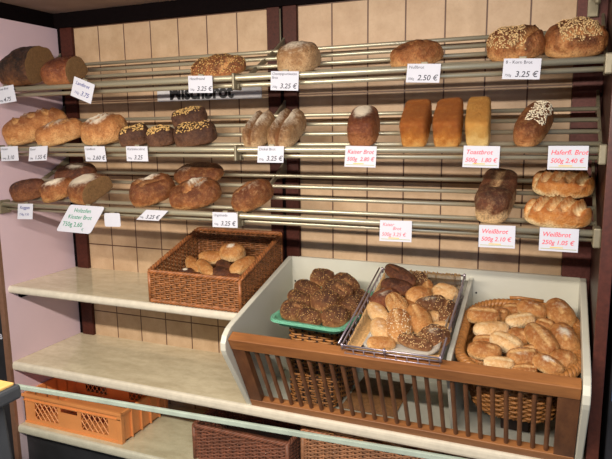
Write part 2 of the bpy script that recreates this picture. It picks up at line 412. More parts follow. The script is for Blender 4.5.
def basket_oval():
    # tilted cane basket in the right compartment
    w = .236; L = .290; h = .175
    t = thing('cane_basket', 'honey coloured oval cane basket in the right compartment, full of floury rolls', 'basket', (1.914, -.25, .8))
    Mx = Matrix.Translation((1.911, -.246, .848)) @ Matrix.Rotation(radians(14), 4, 'X')
    path = rrect(-w/2, -L/2, w/2, L/2, .085, 8)
    b = NB(); ns, c = weave(b, path, 0, lambda x, y: h-.012, .0098, .020, .0035, .0046, flare=.30, h=h)
    obj('woven_side', xf(b, Mx), M_WICKL, t, smooth=True)
    b = NB(); stakes(b, path, ns, 0, lambda x, y: h-.004, .0035, .30, h); obj('stakes', xf(b, Mx), M_WICKL, t)
    k = 1.31; pr = resample([(p[0]*k, p[1]*k, h) for p in path], .004, True)
    b = NB(); rope(b, pr+[pr[0]], .0078, .0085, 3, 26); obj('braided_rim', xf(b, Mx), M_WICKL, t, smooth=True)
    b = NB(); prism(b, [(p[0], p[1]) for p in path], 'z', 0, .006); obj('base', xf(b, Mx), M_WICKL, t)
    b = tube(NB(), [(-.04, L*.655, h+.022), (-.01, L*.658, h+.024), (.06, L*.655, h+.020)], .0052, 8)
    tube(b, [(.055, L*.65, h+.012), (.09, L*.64, h+.010)], .005, 8)
    obj('handle_stick', xf(b, Mx), M_WICKL, t, smooth=True)
    tag(obj('basket_riser', box(NB(), (1.87, -.27, .7216), (1.95, -.15, .8405), .004), M_STAKE), 'block under the oval cane basket, coloured dark for the shade there', 'block')  # support block, its dark colour stands in for the shade below the basket
basket_oval()

def low_basket(x0, x1, y0, y1, zt, label, mat, sticks=False):
    z0 = .4326
    t = thing('storage_basket', label, 'basket', ((x0+x1)/2, (y0+y1)/2, z0))
    path = rrect(x0, y0, x1, y1, .02, 3)
    b = NB(); ns, c = weave(b, path, z0+.004, lambda x, y: zt-.006, .0066, .026, .0035, .0034)
    obj('woven_side', b, mat, t, smooth=True)
    b = NB(); stakes(b, path, ns, z0, lambda x, y: zt, .0034); obj('stakes', b, mat, t)
    pr = resample([(p[0], p[1], zt) for p in path], .005, True)
    b = NB(); rope(b, pr+[pr[0]], .0045, .005, 3, 22); obj('braided_rim', b, mat, t, smooth=True)
    obj('base', box(NB(), (x0+.006, y0+.006, z0), (x1-.006, y1-.006, z0+.008)), mat, t)
    for (x, y) in ((x0+.004, y0+.004), (x1-.004, y0+.004)):
        obj('corner_post', tube(NB(), [(x, y, z0), (x, y, zt)], .008, 8), mat, t, smooth=True)
    if sticks:
        b = NB(); rnd = random.Random(5)
        for i in range(46):
            x = x0+.01+rnd.random()*(x1-x0-.06); y = y0-.006+rnd.random()*.02; z = zt+.002+rnd.random()*.016
            l = .04+rnd.random()*.09; a = rnd.uniform(-.25, .25)
            tube(b, [(x, y, z), (x+l*.5, y+l*.5*a, z+rnd.uniform(-.004, .010)), (x+l, y+l*a, z+rnd.uniform(-.010, .018))], .0026, 5)
        o = obj('frayed_cane_ends', b, M_WICKL, t, smooth=True, label='loose pale cane ends sticking out along the rim'); o['kind'] = 'stuff'
low_basket(.815, 1.195, -.335, -.04, .562, 'red brown wicker storage basket on the bottom shelf beside the orange crate', M_WICKRED)
low_basket(1.245, 1.80, -.335, -.04, .628, 'tan wicker storage basket with frayed rim on the bottom shelf at right', simple('tan wicker', srgb(156, 104, 72), .55, scale=50, var=.4, bmp=.3), True)
# ------------------------------------------------------------------ tilted wire basket, straw mat and paper
VX = Vector((0, .42, .125)); VL = VX.length; VX.normalize(); VN = X.cross(VX)
MW = Matrix((X, VX, VN)).transposed().to_4x4(); MW.translation = Vector((1.455, -.522, 1.017))
WW = .274
def dep(v): return .030+.045*v/VL
t = thing('wire_basket', 'shallow tilted wire basket between the green tray and the cane basket', 'basket', (1.59, -.3, 1.06))
b = NB()
tube(b, [(0, 0, 0), (WW, 0, 0), (WW, VL, 0), (0, VL, 0)], .0033, 8, closed=True)
tube(b, [(-.010, 0, .004), (-.010, VL, .004)], .0028, 8)
obj('rim_wire', xf(b, MW), M_WIRE, t, smooth=True)
b = NB()
for f in (.45, 1.0):
    tube(b, [(0.004, 0.004, -dep(0)*f), (WW-.004, 0.004, -dep(0)*f), (WW-.004, VL-.004, -dep(VL)*f), (.004, VL-.004, -dep(VL)*f)], .0021, 6, closed=True)
obj('side_wires', xf(b, MW), M_WIRE, t, smooth=True)
b = NB()
for i in range(1, 9):
    x = WW*i/9
    tube(b, [(x, .002, 0 if i % 4 == 0 else -dep(0)*.45), (x, .004, -dep(0)), (x, VL-.004, -dep(VL)), (x, VL-.002, 0)], .0017, 6)
for i in range(1, 14):
    v = VL*i/14
    tube(b, [(0, v, 0), (.004, v, -dep(v)), (WW-.004, v, -dep(v)), (WW, v, 0)], .0017, 6)
obj('wire_grid', xf(b, MW), M_WIRE, t, smooth=True)
for (x, v) in ((0, 0), (WW, 0), (0, VL), (WW, VL), (WW*4/9, 0)):
    obj('corner_clip', xf(tube(NB(), [(x, v, -.012), (x, v, .006)], .0042, 8), MW), M_WIRE, t, smooth=True)
rnd = random.Random(3)
b = NB()
for i in range(70):
    x = .012+(WW-.024)*i/69
    tube(b, [(x, .012+rnd.random()*.01, -dep(0)+.007+rnd.random()*.002), (x+rnd.uniform(-.003, .003), VL*.5, -dep(VL*.5)+.007+rnd.random()*.002), (x, VL-.02, -dep(VL)+.010), (x, VL-.010, .004+rnd.random()*.010)], .0019, 5)
for i in range(90):
    v = .014+(VL-.03)*i/89
    tube(b, [(.040, v, -dep(v)+.009), (.016, v+.002, -dep(v)+.012), (.010, v+.003, -.010+rnd.random()*.006)], .0020, 5)
tag(obj('straw_mat', xf(b, MW), M_STRAW, smooth=True), 'pale straw mat lining the wire basket', 'mat')
b = NB(); nu, nv = 14, 18; g = []
for i in range(nu+1):
    for j in range(nv+1):
        u = i/nu; v = j/nv
        x = .045+u*(WW-.055); vv = .03+v*(VL-.10)
        z = -dep(vv)+.013+.004*noise.noise(Vector((u*4, v*5, 1))) + (.055*max(0, (u-.86)/.14)*(.3+.7*v)) + .012*max(0, (v-.9)/.1)
        g.append(b.verts.new((x, vv, z)))
for i in range(nu):
    for j in range(nv): b.faces.new((g[i*(nv+1)+j], g[(i+1)*(nv+1)+j], g[(i+1)*(nv+1)+j+1], g[i*(nv+1)+j+1]))
bmesh.ops.solidify(b, geom=b.faces[:], thickness=.0006)
tag(obj('paper_liner', xf(b, MW), M_PAPERL, smooth=True), 'white greaseproof paper under the mixed rolls in the wire basket', 'paper')

# ------------------------------------------------------------------ green tray and its stand
MG = Matrix.Translation((1.312, -.235, 1.012)) @ Matrix.Rotation(radians(-5), 4, 'Z') @ Matrix.Rotation(radians(2.5), 4, 'X')
def tray(bm, w, l, h, r, t_=.003):
    o = [rrect(-w/2*k, -l/2*k, w/2*k, l/2*k, r, 6) for k in (.90, 1.0)]
    rings = [[(p[0], p[1], 0) for p in rrect(-w/2+.018, -l/2+.018, w/2-.018, l/2-.018, r*.7, 6)],
             [(p[0], p[1], h) for p in rrect(-w/2+.006, -l/2+.006, w/2-.006, l/2-.006, r, 6)],
             [(p[0], p[1], h+.001) for p in rrect(-w/2-.006, -l/2-.006, w/2+.006, l/2+.006, r+.012, 6)],
             [(p[0], p[1], h-.008) for p in rrect(-w/2-.008, -l/2-.008, w/2+.008, l/2+.008, r+.014, 6)]]
    V = [[bm.verts.new(p) for p in rg] for rg in rings]; n = len(V[0])
    bm.faces.new(V[0][::-1])
    for A, B in zip(V, V[1:]):
        for i in range(n): bm.faces.new((A[i], A[(i+1) % n], B[(i+1) % n], B[i]))
    bmesh.ops.solidify(bm, geom=bm.faces[:], thickness=t_); bmesh.ops.recalc_face_normals(bm, faces=bm.faces)
    return bm
tag(obj('green_tray', xf(tray(NB(), .250, .375, .026, .03), MG), M_GREEN, smooth=False), 'mint green shallow plastic tray heaped with brown seeded rolls', 'tray')
t = thing('wicker_stand', 'small pale wicker basket with dark stakes standing under the green tray', 'basket', (1.285, -.22, .7216))
path = rrect(1.205, -.335, 1.365, -.13, .02, 3)
b = NB(); ns, c = weave(b, path, .726, lambda x, y: .985, .0085, .024, .003, .0038); obj('woven_side', b, M_WICKL, t, smooth=True)
b = NB(); stakes(b, path, ns, .7225, lambda x, y: .983, .0042); obj('stakes', b, M_STAKE, t)
b = NB()
for i in range(40):
    x = 1.38+.0045*i; tube(b, [(x, -.32, .7245), (x, -.06, .7245)], .0024, 5)
tag(obj('reed_mat', b, simple('dull brown reed', srgb(130, 92, 56), .6, scale=90, var=.3), smooth=True), 'flat brown reed mat on the bin floor behind the spindles', 'mat')

# ------------------------------------------------------------------ orange crate
def crate():
    x0, x1, y0, y1, z0, z1 = .006, .502, -.352, -.062, .4326, .560
    t = thing('bread_crate', 'orange plastic stacking crate with lattice windows on the bottom shelf', 'crate', ((x0+x1)/2, (y0+y1)/2, z0))
    T = .004
    def wall_front(yf, s, nm):
        b = NB(); ya, yb = sorted((yf, yf+s*T))
        box(b, (x0, ya, z0+.002), (x1, yb, .455)); box(b, (x0, ya, .532), (x1, yb, z1-.004))
        for a, c in ((x0, .062), (.186, .200), (.288, .306), (.440, x1)): box(b, (a, ya, .455), (c, yb, .532))
        box(b, (.200, ya, .455), (.288, yb, .508))
        obj(nm, b, M_ORANGE, t)
        for a, c in ((.062, .186), (.306, .440)):
            b = NB(); H = .532-.455; n = 9; st = (c-a)/5
            for sg in (1, -1):
                for k in range(-4, 10):
                    xs = a+k*st; p0 = [xs, .455]; p1 = [xs+H*.72, .532]
                    if sg < 0: p0, p1 = [xs+H*.72, .455], [xs, .532]
                    P0 = Vector((p0[0], yf+s*T/2, p0[1])); P1 = Vector((p1[0], yf+s*T/2, p1[1]))
                    ta, tb = 0, 1; dx = P1.x-P0.x
                    for lim, gt in ((a, True), (c, False)):
                        tt = (lim-P0.x)/dx
                        if (dx > 0) == gt: ta = max(ta, tt)
                        else: tb = min(tb, tt)
                    if ta < tb-.02: tube(b, [P0.lerp(P1, ta), P0.lerp(P1, tb)], .0023, 4, cap=True)
            obj('lattice_window', b, M_ORANGE, t)
    wall_front(y0, 1, 'front_wall'); wall_front(y1, -1, 'back_wall')
    for xx in (x0, x1-T):
        b = NB(); box(b, (xx, y0, z0+.002), (xx+T, y1, z1-.004)); so = xx+T if xx > .2 else xx-.004
        for k in range(1, 5):
            y = y0+(y1-y0)*k/5; box(b, (so if xx > .2 else xx, y-.002, z0+.004), (so+.009 if xx > .2 else xx+.004, y+.002, z1-.012))
        obj('side_wall', b, M_ORANGE, t)
    b = NB(); e = .007
    box(b, (x0-.004, y0-e, z1-.012), (x1+e, y0+.005, z1), .001); box(b, (x0-.004, y1-.005, z1-.012), (x1+e, y1+e, z1), .001)
    box(b, (x0-.004, y0, z1-.012), (x0+.005, y1, z1), .001); box(b, (x1-.005, y0, z1-.012), (x1+e, y1, z1), .001)
    box(b, (x0-.002, y0-.004, z1-.030), (x1+.004, y0+.001, z1-.026)); box(b, (x0, y0-.003, z0), (x1+.003, y0+.003, z0+.008))
    obj('rim', b, M_ORANGE, t)
    for (a, c, d, f) in ((x1-.018, y0-.004, x1+.005, y0+.016), (x1-.018, y1-.016, x1+.005, y1+.004)):
        obj('corner_post', box(NB(), (a, c, z0), (d, f, z1-.008), .003), M_ORANGE, t)
    obj('crate_floor', box(NB(), (x0, y0, z0+.001), (x1, y1, z0+.006)), M_ORANGE, t)
crate()

# ------------------------------------------------------------------ glass pane and the counter stand in front
def glass_mat():
    m = bpy.data.materials.new('clear counter glass'); m.use_nodes = True; t = m.node_tree; t.nodes.clear()
    o = N(t, 'ShaderNodeOutputMaterial'); tr = N(t, 'ShaderNodeBsdfTransparent'); gl = N(t, 'ShaderNodeBsdfGlossy'); mx = N(t, 'ShaderNodeMixShader')
    tr.inputs[0].default_value = (.93, .96, .95, 1); gl.inputs['Roughness'].default_value = .02
    fr = N(t, 'ShaderNodeLayerWeight'); fr.inputs[0].default_value = .5
    t.links.new(math_(t, 'ADD', math_(t, 'MULTIPLY', math_(t, 'POWER', fr.outputs[1], 5), .8), .03), mx.inputs[0]); t.links.new(tr.outputs[0], mx.inputs[1]); t.links.new(gl.outputs[0], mx.inputs[2]); t.links.new(mx.outputs[0], o.inputs[0])
    return m
ga = math.atan2(.055, 1.048)
MGL = Matrix.Translation((.745, -1.0, 0)) @ Matrix.Rotation(ga, 4, 'Z')
t = thing('glass_pane', 'clear glass pane with a pale green polished top edge crossing the lower picture', 'glass', (1.4, -.97, .5))
obj('pane', xf(box(NB(), (0, -.004, .3), (2.0, .004, .975)), MGL), glass_mat(), t)
obj('polished_edge', xf(box(NB(), (0, -.0045, .975), (2.0, .0045, .987), .002), MGL), simple('pale green polished glass edge', srgb(140, 152, 142), .25), t, label='pale green edge')
t = thing('counter_tub', 'dark grey plastic tub with a pale wooden board on top at lower left corner', 'tub', (.5, -1.3, .3))
obj('tub_body', prism(NB(), [(.20, .3), (.84, .3), (.775, .985), (.24, .985)], 'y', -1.60, -1.062, .01), M_GREY, t)
obj('tub_rim', box(NB(), (.18, -1.64, .975), (.806, -1.035, 1.012), .008), M_GREY, t)
obj('wooden_board', box(NB(), (.19, -1.63, 1.012), (.797, -1.048, 1.019), .002), M_YWOOD, t, label='pale yellow wooden board')
t = thing('dark_cabinet', 'black cabinet beyond the left wall edge', 'cabinet', (-.25, -.2, 0))
obj('carcass', box(NB(), (-.5, -.36, 0), (-.04, -.02, 1.25), .004), M_BLACK, t)
obj('door', box(NB(), (-.49, -.372, .1), (-.05, -.36, 1.2), .003), M_DARK, t)
b = xf(text_bm('B', .03, .0008), Matrix.Translation((-.074, -.3726, .79)) @ FRONT); obj('lettering', b, M_PAPER, t)
t = thing('glazed_cabinet', 'dark blue grey cabinet beyond the mahogany panel at right edge', 'cabinet', (2.4, -.2, 0))
obj('carcass', box(NB(), (2.145, -.36, 0), (2.7, -.02, 1.9), .004), M_DARK, t)
obj('door', box(NB(), (2.15, -.372, .9), (2.69, -.36, 1.4), .003), simple('blue grey gloss door', srgb(90, 110, 150), .2), t)

# ------------------------------------------------------------------ loaves and rolls
BR = {
 'dark': bread_mat('dark rye crust', (48, 24, 17), (96, 52, 32), (140, 90, 56)),
 'choc': bread_mat('very dark malt crust', (44, 27, 20), (78, 48, 34), (116, 80, 56)),
 'red': bread_mat('reddish brown glossy crust', (70, 30, 20), (124, 68, 40), (166, 108, 66), rough=.4),
 'rye': bread_mat('brown rye crust', (92, 48, 24), (154, 94, 50), (200, 150, 96), mottle=.28),
 'grey': bread_mat('greyish floured crust', (112, 76, 48), (164, 126, 86), (200, 168, 128), slashc=(112, 70, 38)),
 'gold': bread_mat('golden wheat crust', (150, 84, 34), (204, 136, 66), (232, 188, 122)),
 'toast': bread_mat('smooth toast crust', (148, 80, 28), (198, 124, 48), (236, 188, 110), fine=500, mottle=.12),
 'toastp': bread_mat('pale toast crust', (186, 128, 58), (216, 168, 90), (238, 208, 140), fine=500, mottle=.12),
 'pale': bread_mat('pale roll crust', (196, 142, 86), (226, 188, 134), (240, 218, 178)),
 'bun': bread_mat('brown roll crust', (152, 92, 44), (204, 148, 86), (238, 204, 150), mottle=.3),
 'black': bread_mat('near black baked crust', (30, 18, 13), (78, 46, 28), (140, 92, 54), mottle=.25, rough=.65),
 'brown': bread_mat('mid brown wheat rye crust', (120, 68, 34), (178, 118, 66), (218, 172, 116), mottle=.3),
 'braid': bread_mat('golden slashed white crust', (158, 88, 34), (200, 134, 66), (244, 222, 172), mottle=.15),
 'darktop': bread_mat('dark topped pale sided crust', (58, 32, 24), (112, 64, 38), (226, 190, 140), mottle=.15),
 'seedy': bread_mat('brown seeded roll crust', (66, 36, 22), (126, 78, 44), (188, 138, 90), fine=140, mottle=.3),
}
M_CRUMB = simple('brown rye crumb', srgb(128, 96, 60), .9, scale=180, var=.25, bmp=.5)
M_SEED = simple('pale oat flakes', srgb(206, 172, 122), .6, scale=90, var=.15)
M_SEEDG = simple('golden pumpkin seeds', srgb(214, 174, 108), .5, scale=90, var=.2)
M_SEEDW = simple('white seeds', srgb(236, 224, 196), .6, scale=90, var=.1)
M_SEEDD = simple('dark linseed', srgb(92, 62, 34), .5, scale=90, var=.3)
def sg(v, p): return math.copysign(abs(v)**p, v)
def loaf_data(L, Wd, H, n=2.3, e=2.2, t1=1.0, seed=0, rough=.05, slash=(), flour=None, zl=.35, bulge=0, nt_=36, na=40, center=False, freq=1.0, bakeb=0, lumps=0):
    """superelliptic bread body; slash = [(x0,y0,x1,y1,halfwidth,depth)] in -1..1 top view; flour=(cx,cy,rx,ry,amount)"""
    V = []; F = []; fl = []; sl = []; bk = []
    th1 = math.asin(max(-1, min(1, t1))); of = Vector((seed*3.1, seed*1.7, seed*.9))
    for i in range(nt_+1):
        th = -pi/2 + (th1+pi/2)*i/nt_; t = max(-.9995, min(.9995, sin(th)))
        w = max(.03, (1-abs(t)**n)**(1/n)); h = w**.8
        for k in range(na):
            a = 2*pi*k/na; c, s = cos(a), sin(a)
            y = Wd/2*w*sg(c, 2/e)
            z = zl*H + ((1-zl)*H*h*abs(s)**(2/e) if s > 0 else -zl*H*h**.5*abs(s)**(.5))
            x = t*L/2
            if bulge and z > .55*H: y *= 1+bulge*min(1, (z/H-.55)/.2)
            p = Vector((x/(L), y/(L), z/(L)))*3.2*freq + of
            nv = noise.noise(p)*.7 + noise.noise(p*2.3)*.35 + noise.noise(p*5)*.14 + lumps*max(0, noise.noise(p*3.4+Vector((9, 9, 9))))
            ctr = Vector((x*.85, 0, zl*H)); dr = Vector((x, y, z))-ctr
            if dr.length > 1e-6: dr.normalize()
            q = Vector((x, y, z)) + dr*nv*rough*(Wd+H)*(.35 if s < -.2 else 1)
            X_, Y_ = q.x/(L/2), q.y/(Wd/2); sv = 0; ridge = 0
            if q.z > .42*H:
                for (ax, ay, bx, by, hw, dp) in slash:
                    dx, dy = bx-ax, by-ay; tt = max(0, min(1, ((X_-ax)*dx+(Y_-ay)*dy)/(dx*dx+dy*dy)))
                    d = math.hypot(X_-ax-tt*dx, Y_-ay-tt*dy)
                    if d < hw: f = 1-(d/hw)**2; q.z -= dp*f; sv = max(sv, f)
                    elif d < 2*hw: rg = (1-abs(d/hw-1.5)/.5); q.z += dp*.45*rg; ridge = max(ridge, rg)
            q.z = max(q.z, 0)
            V.append(q); sl.append(min(1, sv*1.3))
            zz = q.z/H; bk.append(max(0, min(1, (zz-.12)/.75*.8 + bakeb + .35*ridge)))
            if flour:
                cx, cy, rx, ry, am = flour; d = math.hypot((X_-cx)/rx, (Y_-cy)/ry); fv = am*max(0, min(1, 1.5-1.5*d))*max(0, min(1, (zz-.35)/.25))
            else: fv = 0
            fl.append(fv*(1-min(1, sv*1.2)))
    for i in range(nt_):
        for k in range(na):
            F.append((i*na+k, (i+1)*na+k, (i+1)*na+(k+1) % na, i*na+(k+1) % na))
    F.append(tuple(range(na))[::1])
    last = tuple(range(nt_*na, nt_*na+na))[::-1]
    cut = t1 < .999
    if not cut: F.append(last)
    if center: V = [v-Vector((0, 0, H/2)) for v in V]
    return V, F, fl, sl, bk, (last if cut else None)
def loaf_obj(name, data, mat):
    V, F, fl, sl, bk, last = data
    me = bpy.data.meshes.new(name); me.from_pydata([tuple(v) for v in V], [], F); me.update()
    for nm, arr in (('flour', fl), ('slash', sl), ('bake', bk)):
        a = me.attributes.new(nm, 'FLOAT', 'POINT'); a.data.foreach_set('value', arr)
    for p in me.polygons: p.use_smooth = True
    bm = NB(); bm.from_mesh(me); bmesh.ops.recalc_face_normals(bm, faces=bm.faces); bm.to_mesh(me); bm.free()
    me.materials.append(mat)
    o = bpy.data.objects.new(name, me); COL.objects.link(o)
    return o
def child(name, bm, mat, parent, smooth=True, stuff=False, label=None):
    me = bpy.data.meshes.new(name); bm.to_mesh(me); bm.free()
    for p in me.polygons: p.use_smooth = smooth
    me.materials.append(mat); o = bpy.data.objects.new(name, me); COL.objects.link(o); o.parent = parent
    if stuff: o['kind'] = 'stuff'
    if label: o['label'] = label
    return o
def crumb(parent, data, L, H):
    V, F, fl, sl, bk, last = data; bm = NB()
    ring = [Vector(V[i]) for i in last]; c = sum(ring, Vector())/len(ring); N_ = 7; R = []
    for j in range(N_):
        f = 1-j/N_
        R.append([bm.verts.new(c+(p-c)*f+Vector((.0012 if j else .0, 0, 0))*(1+noise.noise(Vector((p.y*60*f, p.z*60*f, 3))))) for p in ring])
    cv = bm.verts.new(c+Vector((.0012, 0, 0))); n = len(ring)
    for A, B in zip(R, R[1:]):
        for i in range(n): bm.faces.new((A[i], A[(i+1) % n], B[(i+1) % n], B[i]))
    for i in range(n): bm.faces.new((R[-1][i], R[-1][(i+1) % n], cv))
    bmesh.ops.recalc_face_normals(bm, faces=bm.faces)
    if bm.faces[0].normal.x < 0: bmesh.ops.reverse_faces(bm, faces=bm.faces)
    return child('cut_crumb', bm, M_CRUMB, parent, label='open cut face showing brown crumb')
def seeds(parent, data, L, Wd, cond, count, size, mat, seed=1, name='seed_topping'):
    V, F, fl, sl, bk, last = data; rnd = random.Random(seed); bm = NB()
    faces = []
    me = parent.data
    for p in me.polygons:
        c = p.center; h = (c.x/(L/2), c.y/(Wd/2), c.z)
        if p.normal.z > .05 and len(p.vertices) == 4 and cond(*h): faces.append((p.center.copy(), p.normal.copy(), p.area, [V[i] for i in p.vertices]))
    if not faces: return
    wts = [f[2] for f in faces]
    for (c, nn, ar, vs) in rnd.choices(faces, wts, k=count):
        a, b_ = rnd.random(), rnd.random(); P = vs[0].lerp(vs[1], a).lerp(vs[3].lerp(vs[2], a), b_)
        if False: pass
        u = nn.orthogonal().normalized(); u.rotate(Matrix.Rotation(rnd.random()*6.28, 3, nn)); v = nn.cross(u)
        sx, sy, sz = size; k = rnd.uniform(.75, 1.2); tl = rnd.uniform(-.35, .35)
        P = P+nn*sz*.5
        q = [bm.verts.new(P+u*sx*k*cos(a_)*1+v*sy*k*sin(a_)+nn*(sz*.1+tl*sx*cos(a_))) for a_ in (0, 1.05, 2.09, 3.14, 4.19, 5.24)]
        tp = bm.verts.new(P+nn*sz); bt = bm.verts.new(P-nn*sz)
        for i in range(6): bm.faces.new((q[i], q[(i+1) % 6], tp)); bm.faces.new((q[(i+1) % 6], q[i], bt))
    return child(name, bm, mat, parent, stuff=True)
RT = Matrix.Rotation(TILT, 4, 'X')
def rack_loaf(name, label, cat, k, loc, yaw, L, Wd, H, mat, group=None, fix=None, **kw):
    d = loaf_data(L, Wd, H, seed=abs(hash_(label)) % 50, **kw)
    loc = Vector(loc) + Vector((0, -.006, -.003 - {1: 0, 2: .004, 3: .003}[k]))
    o = loaf_obj(name, d, BR[mat]); o.matrix_world = Matrix.Translation(loc) @ RT @ Matrix.Rotation(radians(yaw), 4, 'Z')
    tag(o, label, cat, group)
    if d[5]: crumb(o, d, L, H)
    return o, d
def hash_(s):
    h = 7
    for c in s: h = (h*31+ord(c)) % 100003
    return h
# ---- top rack
B = 'bread'
rack_loaf('cut_loaf', 'big halved loaf with near black crust at far left of the top rack', B, 1, (.118, -.238, 1.824), 10, .270, .204, .118, 'black', t1=.30, rough=.05, flour=(-.8, -.1, .25, .5, .9), zl=.3, bakeb=.2, lumps=.3)
rack_loaf('cut_loaf', 'halved loaf with reddish crust and cut face, second on the top rack', B, 1, (.318, -.279, 1.805), 4, .199, .131, .088, 'red', t1=.45, rough=.03, zl=.3)
o, d = rack_loaf('seeded_loaf', 'golden loaf coated in dark and pale seeds on the top rack', B, 1, (.962, -.294, 1.797), 10,   .179, .107, .062, 'rye', bakeb=.2, rough=.06, slash=[(.3, -.9, .9, .2, .12, .008)])
seeds(o, d, .179, .107, lambda x, y, z: z > .018, 420, (.0028, .0016, .0008), M_SEEDG, 1); seeds(o, d, .179, .107, lambda x, y, z: z > .03, 260, (.0026, .0015, .0008), M_SEEDD, 2, 'dark_seeds')
rack_loaf('round_loaf', 'round pale floured loaf in the centre of the top rack', B, 1, (1.241, -.285, 1.802), 0, .136, .124, .082, 'grey', rough=.035, flour=(0, .1, 1.1, 1.1, .62), n=2.4)
rack_loaf('nut_loaf', 'smooth brown oval nut loaf on the right half of the top rack', B, 1, (1.603, -.290, 1.799), 25, .150, .107, .064, 'rye', rough=.04, slash=[(-.2, -.2, .1, .1, .06, .003), (.3, .2, .35, -.2, .05, .003)])
o, d = rack_loaf('oat_loaf', 'brown loaf with oat flakes on its left top, left one at top right', B, 1, (1.867, -.284, 1.802), 10, .145, .122, .083, 'rye', rough=.06, bakeb=.1, slash=[(.1, -.9, .8, .2, .14, .010)])
seeds(o, d, .145, .122, lambda x, y, z: z > .045 and x < .35, 520, (.0036, .0023, .0008), M_SEED, 3)
o, d = rack_loaf('oat_loaf', 'brown loaf with oat flakes on its crown, at the right end of the top rack', B, 1, (2.012, -.282, 1.803), 10, .146, .124, .088, 'rye', rough=.06, bakeb=.1, slash=[(-.5, -.8, .7, -.5, .16, .010), (.6, -.5, .9, .4, .1, .006)])
seeds(o, d, .146, .124, lambda x, y, z: z > .055 and -.6 < x < .75, 560, (.0036, .0023, .0008), M_SEED, 4)
# ---- middle rack
DS = lambda k, w=.10, dp=.006: [(-.75+1.5*i/(k-1)-.18, -.6, -.75+1.5*i/(k-1)+.18, .6, w, dp) for i in range(k)]
rack_loaf('long_loaf', 'long light brown loaf with cross slashes at the left end of the middle rack', B, 2, (.120, -.25, 1.603), 42, .245, .100, .105, 'brown', rough=.03, bakeb=.1, slash=[(-.45, -.5, -.3, .5, .10, .010), (.0, -.5, .15, .5, .10, .010), (.45, -.5, .6, .5, .10, .010)], flour=(0, 0, .9, .7, .4), n=2.6)
rack_loaf('long_loaf', 'shorter floured oblong loaf leaning beside the long loaf on the middle rack', B, 2, (.264, -.281, 1.589), 42, .175, .084, .083, 'brown', rough=.045, slash=[(-.2, -.5, .1, .5, .09, .006), (.3, -.5, .6, .4, .09, .006)], flour=(0, 0, 1, .9, .5), n=2.5)
rack_loaf('round_loaf', 'large round golden loaf with floured crown on the middle rack', B, 2, (.467, -.271, 1.594), 20, .170, .138, .094, 'brown', rough=.05, flour=(-.1, .1, .75, .8, 1.0), slash=[(-.3, -.2, .3, .5, .12, .012)])
def pumpkin(label, loc, yaw, L, Wd, H, s):
    o, d = rack_loaf('pumpkin_seed_loaf', label, B, 2, loc, yaw, L, Wd, H, 'choc', rough=.06, n=3, e=2.6)
    seeds(o, d, L, Wd, lambda x, y, z: z > H*.78 and abs(y) < .6 and abs(x) < .75, 150, (.0042, .0024, .001), M_SEEDG, s)
pumpkin('dark square loaf with golden seeds, leftmost of the dark group on the middle rack', (.618, -.296, 1.581), 28, .108, .085, .066, 11)
pumpkin('dark square loaf with golden seeds, between two others on the middle rack', (.731, -.300, 1.579), 26, .100, .080, .064, 12)
pumpkin('wide dark loaf with golden seeds, right front of the dark group on the middle rack', (.862, -.290, 1.585), 22, .145, .100, .066, 13)
pumpkin('dark loaf with golden seeds perched behind and above the right dark loaf', (.775, -.190, 1.648), 20, .125, .085, .058, 14)
for (lab, loc, L, Wd) in (('greyish split floured loaf, left of the upright pair on the middle rack', (1.094, -.269, 1.593), .163, .078),
                          ('greyish split floured loaf, right of the upright pair on the middle rack', (1.190, -.264, 1.595), .183, .092)):
    rack_loaf('split_loaf', lab, B, 2, loc, 92, L, Wd*1.04, .074, 'grey', rough=.03, n=3.4, e=2.8, slash=[(-.85, .05, .85, .05, .26, .022)], flour=(0, 0, 1.2, 1.2, .7))
rack_loaf('tin_loaf', 'dark upright tin loaf with white flour patch on top, middle rack', B, 2, (1.444, -.266, 1.596), 99, .150, .090, .086, 'red', rough=.03, n=4, e=3, flour=(.25, 0, 1.0, .9, 1.0), bakeb=-.05)
for lab, x, yy, L, Wd, mt in (('deep golden toast loaf, left of three side by side', 1.600, -.248, .182, .077, 'toast'),
                              ('deep golden toast loaf, in the middle of three', 1.693, -.248, .182, .077, 'toast'),
                              ('pale yellow toast loaf, right of three side by side', 1.776, -.245, .190, .066, 'toastp')):
    rack_loaf('toast_loaf', lab, B, 2, (x, yy, 1.605-.003), 95, L, Wd, .083, mt, rough=.022, n=7, e=6, bulge=.03, freq=.8, bakeb=.22 if mt == 'toast' else .05, zl=.4)
o, d = rack_loaf('oat_topped_loaf', 'oblong brown loaf crusted with pale seeds at right of middle rack', B, 2, (1.922, -.252, 1.603), 78, .195, .082, .072, 'rye', rough=.02, n=3, e=2.6, bakeb=.15)
seeds(o, d, .195, .082, lambda x, y, z: z > .05 and y < .25 and x > -.6, 300, (.0038, .0024, .001), M_SEEDW, 5)
